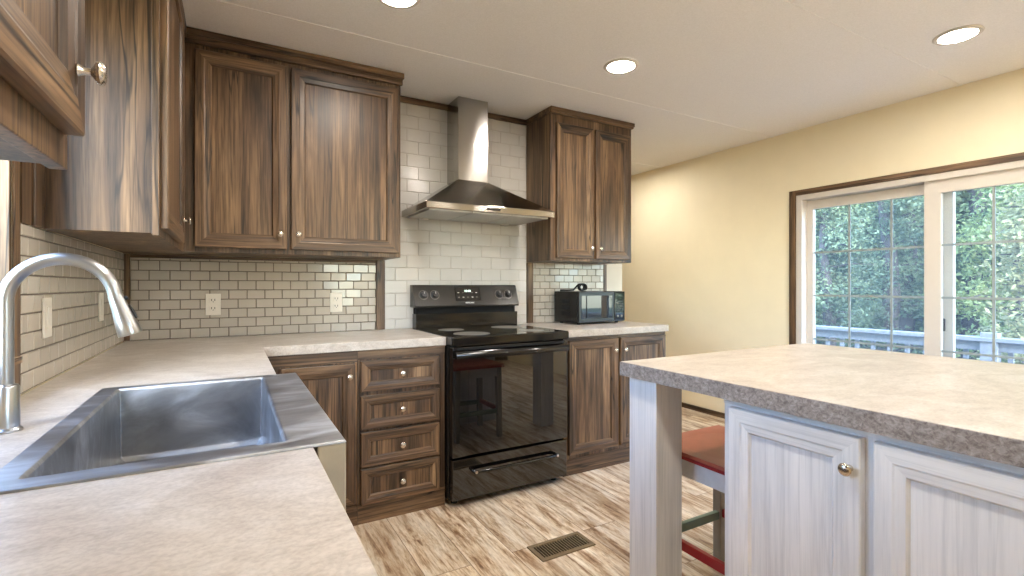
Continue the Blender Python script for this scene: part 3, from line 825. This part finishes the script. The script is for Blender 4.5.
# ------------------------------------------------------------------ microwave
mw = thing('microwave_oven', (2.602, -.330, CT), 'small black microwave oven on the short counter with its cord coiled on top', 'microwave', rz=R(3.5))
W_, D_, z0, z1 = .452, .285, .012, .236
obj('body', MB().box(0, W_, .022, D_, z0, z1, 'black_satin'), mw, local=True, bevel=.005)
sv = MB()
for k in range(9):
    for j in range(3): sv.box(-.0012, -.0002, .10 + k * .011, .106 + k * .011, .06 + j * .045, .09 + j * .045, 'deep_dark')
obj('side_vents', sv, mw, local=True)
fd = obj('door', MB().box(.001, .345, 0, .0215, z0 + .002, z1 - .002, 'black_plastic'), mw, local=True, bevel=.004)
obj('window', MB().box(.022, .322, -.0015, -.0002, z0 + .030, z1 - .030, 'window_glass_dark'), fd, local=True)
cpn = obj('control_panel', MB().box(.347, W_ - .001, 0, .0215, z0 + .002, z1 - .002, 'black_glass'), mw, local=True, bevel=.003)
kb = MB()
obj('display', MB().box(.360, .438, -.0014, -.0002, .185, .215, 'window_glass_dark'), cpn, local=True)
for r_ in range(5):
    for c_ in range(3): kb.box(.364 + c_ * .025, .382 + c_ * .025, -.0014, -.0002, .080 + r_ * .019, .091 + r_ * .019, 'charcoal_panel')
for c_ in range(2): kb.lathe([(.0002, 0), (.009, 0), (.009, .0012), (.0002, .0016)], 'burner_grey', (.378 + c_ * .04, -.0003, .052), (0, -1, 0), 14)
obj('keypad', kb, cpn, local=True)
for x in (.04, W_ - .04):
    for y in (.05, D_ - .04):
        obj('foot', MB().lathe([(.0002, 0), (.013, 0), (.014, .012), (.0002, .0125)], 'black_plastic', (x, y, 0), (0, 0, 1), 12), mw, local=True)
cdp = [(.20, .19, z1 + .007), (.185, .15, z1 + .012)]
for k in range(46):
    a = 2 * math.pi * k / 18.0 - .6
    cdp.append((.140 + math.cos(a) * .030, .110 + .0009 * k, z1 + .031 + math.sin(a) * .023))
cdp += [(.10, .18, z1 + .010), (.06, .21, z1 + .007), (.03, .25, z1 + .007)]
obj('power_cord', MB().tube(cdp, .0066, 'black_plastic', 8), mw, local=True, smooth=True)

# ------------------------------------------------------------------ outlets
def plate(face, u, z, label, kind):
    loc = (u, -.007, z) if face == '-y' else (.007, u, z)
    s = thing('wall_outlet' if kind == 'outlet' else 'light_switch', loc, label, 'outlet' if kind == 'outlet' else 'light switch')
    N, U, g = axes_of('-y' if face == '-y' else '+x')
    def bx(du0, du1, dz0, dz1, d0, d1, mat):
        mb = MB(); a = Vector(loc) + U * du0 + Vector((0, 0, dz0)) + N * d0; b = Vector(loc) + U * du1 + Vector((0, 0, dz1)) + N * d1
        return mb.box(*[v for k in range(3) for v in sorted((a[k], b[k]))], mat)
    obj('cover_plate', bx(-.035, .035, -.0575, .0575, .0005, .006, 'plate_white'), s, bevel=.002)
    if kind == 'outlet':
        for dz in (-.022, .022):
            rc = obj('receptacle', bx(-.017, .017, dz - .014, dz + .014, .0062, .0085, 'plate_white'), s, bevel=.003)
            sl = MB()
            for (a, b, c_, d) in ((-.009, -.006, -.003, .008), (.006, .009, -.003, .008), (-.002, .002, -.010, -.006)):
                t_ = bx(a, b, dz + c_, dz + d, .0086, .0090, 'dark_slot'); sl.add(t_.v, t_.f, 'dark_slot')
            obj('slots', sl, rc)
    else:
        obj('rocker', bx(-.016, .016, -.033, .033, .0062, .0095, 'plate_white'), s, bevel=.002)
    return s
plate('-y', .389, 1.091, 'cream power outlet on the small tiles nearer the corner, left of the other one', 'outlet')
plate('-y', 1.023, 1.091, 'cream power outlet on the small tiles nearer the range', 'outlet')
plate('+x', -1.212, 1.100, 'cream switch plate on the side wall tiles close to the faucet', 'switch')
plate('+x', -.53, 1.105, 'cream switch plate on the side wall tiles towards the corner', 'switch')

# ------------------------------------------------------------------ floor register
v = thing('floor_vent', (1.785, -1.268, 0), 'bronze slotted floor register in the planks before the range', 'vent')
obj('frame', MB().cells([1.640, 1.662, 1.908, 1.930], [-1.338, -1.316, -1.222, -1.200], lambda i, j: not (i == 1 and j == 1), .0003, .007, 'bronze', 'xyz'), v, bevel=.003)
obj('backing', MB().box(1.662, 1.908, -1.316, -1.222, .0003, .0012, 'deep_dark'), v)
for k in range(17):
    x = 1.670 + k * .0142
    obj('slat', MB().box(x, x + .0050, -1.3155, -1.2225, .0013, .0058, 'bronze'), v)

# ------------------------------------------------------------------ island
IXF = 1.748
o = thing('island_worktop', (2.3, -2.6, .864), 'thick mottled beige island worktop carried by a whitewashed square leg', 'countertop')
obj('slab', MB().box(1.7165, 2.9045, -3.6395, -1.7385, .8645, CT, 'laminate'), o, bevel=.002)
obj('edge_band', MB().cells([1.715, 1.7164, 2.9046, 2.906], [-3.641, -3.6396, -1.7384, -1.737], lambda i, j: not (i == 1 and j == 1), .864, .9125, 'laminate_edge', 'xyz'), o)['label'] = 'grey speckled edge band'
obj('leg', MB().box(1.748, 1.876, -1.884, -1.752, 0, .8638, 'pale_z'), o, bevel=.003)
obj('leg', MB().box(2.745, 2.873, -1.884, -1.752, 0, .8638, 'pale_z'), o, bevel=.003)
c = thing('island_cabinet', (2.1, -2.86, 0), 'whitewashed wooden island base cabinet with panelled doors', 'cabinet')
carcass(c, IXF, 2.52, -3.60, -2.156, 0.0, .8638, 'pale')
obj('top_rail', MB().box(IXF - .003, IXF, -3.60, -2.156, .846, .8638, 'pale_y'), c)
door_front(c, 'door', '-x', IXF, -2.530, -2.184, .10, .842, .066, .022, 'pale', kn=(-2.508, .768))
door_front(c, 'door', '-x', IXF, -2.905, -2.556, .10, .842, .066, .022, 'pale', kn=(-2.58, .30))
door_front(c, 'door', '-x', IXF, -3.28, -2.93, .10, .842, .066, .022, 'pale', kn=(-3.255, .768))
for a, b in ((.10, .33), (.345, .58), (.595, .842)):
    door_front(c, 'drawer', '-x', IXF, -3.585, -3.30, a, b, .05, .022, 'pale', kn=(-3.44, (a + b) / 2))

# ------------------------------------------------------------------ stool
st = thing('counter_stool', (2.04, -1.93, 0), 'counter stool with red seat and pale legs tucked beside the island leg', 'stool')
SX0, SX1, SY0, SY1, SZ = 1.925, 2.345, -2.080, -1.672, .581
se = MB(); n = 10
rings = []
for k in range(n + 1):
    x = SX0 + (SX1 - SX0) * k / n
    for_top = []
    rings.append((x,))
vs, fs = [], []
for k in range(n + 1):
    for j in range(n + 1):
        a, b = k / n, j / n
        zz = SZ - .012 * (1 - (2 * a - 1) ** 2) * (1 - (2 * b - 1) ** 2) - .004 * (max(abs(2 * a - 1), abs(2 * b - 1)) ** 8)
        vs.append((SX0 + (SX1 - SX0) * a, SY0 + (SY1 - SY0) * b, zz))
for k in range(n):
    for j in range(n):
        i0 = k * (n + 1) + j; fs.append((i0, i0 + n + 1, i0 + n + 2, i0 + 1))
se.add(vs, fs, 'seat_red')
se.box(SX0, SX1, SY0, SY1, .557, .5755, 'seat_red')
obj('seat', se, st, smooth=True)
obj('seat_trim', MB().cells([SX0 - .004, SX0 + .01, SX1 - .01, SX1 + .004], [SY0 - .004, SY0 + .01, SY1 - .01, SY1 + .004], lambda i, j: not (i == 1 and j == 1), .551, .563, 'stretcher_red'), st, bevel=.002)
obj('apron', MB().cells([SX0 + .02, SX0 + .04, SX1 - .04, SX1 - .02], [SY0 + .02, SY0 + .04, SY1 - .04, SY1 - .02], lambda i, j: not (i == 1 and j == 1), .480, .5505, 'stool_pale'), st)
for x, y, sx, sy in ((SX0 + .035, SY0 + .035, -1, -1), (SX0 + .035, SY1 - .035, -1, 1), (SX1 - .035, SY0 + .035, 1, -1), (SX1 - .035, SY1 - .035, 1, 1)):
    obj('leg', MB().beam((x, y, .5502), (x + sx * .008, y + sy * .008, 0), .042, .042, 'stool_grey', .038, .038), st, bevel=.003)
for y in (SY0 + .033, SY1 - .033):
    o = obj('stretcher', MB().beam((SX0 + .012, y, .205), (SX1 - .012, y, .205), .020, .034, 'stretcher_green'), st, bevel=.002)
    o['label'] = 'green stretcher'
for x in (SX0 + .029, SX1 - .029):
    o = obj('stretcher', MB().beam((x, SY0 + .012, .215), (x, SY1 - .012, .215), .034, .020, 'stretcher_red'), st, bevel=.002)
    o['label'] = 'red stretcher'

# ------------------------------------------------------------------ recessed lamps
def can(x, y, label, first=[None], group=None):
    if first[0] is None:
        r_ = thing('recessed_ceiling_light', (x, y, ZC), label, 'ceiling light', group)
        obj('trim_ring', MB().lathe([(.072, -.001), (.094, -.001), (.096, -.004), (.090, -.010), (.074, -.010), (.072, -.004)], 'white_vinyl', (x, y, ZC), (0, 0, 1), 36, caps=False), r_, smooth=True)
        obj('lens', MB().lathe([(.0002, -.001), (.0715, -.001), (.0715, -.006), (.0002, -.0062)], 'lamp_glow', (x, y, ZC), (0, 0, 1), 36), r_, smooth=True)
        first[0] = r_; return r_
    return copy_tree(first[0], (x, y, ZC), label, group)
can(1.080, -1.085, 'recessed ceiling light above the drawers, cut by the top edge of the photo')
can(2.348, -1.042, 'recessed ceiling light before the range hood')
can(3.536, -2.105, 'recessed ceiling light over the far side of the island near the patio door')
GL = 'added recessed fill light out of view'  # for invented lamps out of view, added to light the room
can(3.70, .60, 'recessed ceiling light in the passage hidden behind the right wall cabinet')
can(2.30, -2.30, GL, group='added fill lights out of view')
can(1.0, -3.25, GL, group='added fill lights out of view')  # added to brighten the near counter and the ceiling
can(1.088, -2.2, GL, group='added fill lights out of view')
can(2.35, -3.9, GL, group='added fill lights out of view')
can(3.55, -4.0, GL, group='added fill lights out of view')
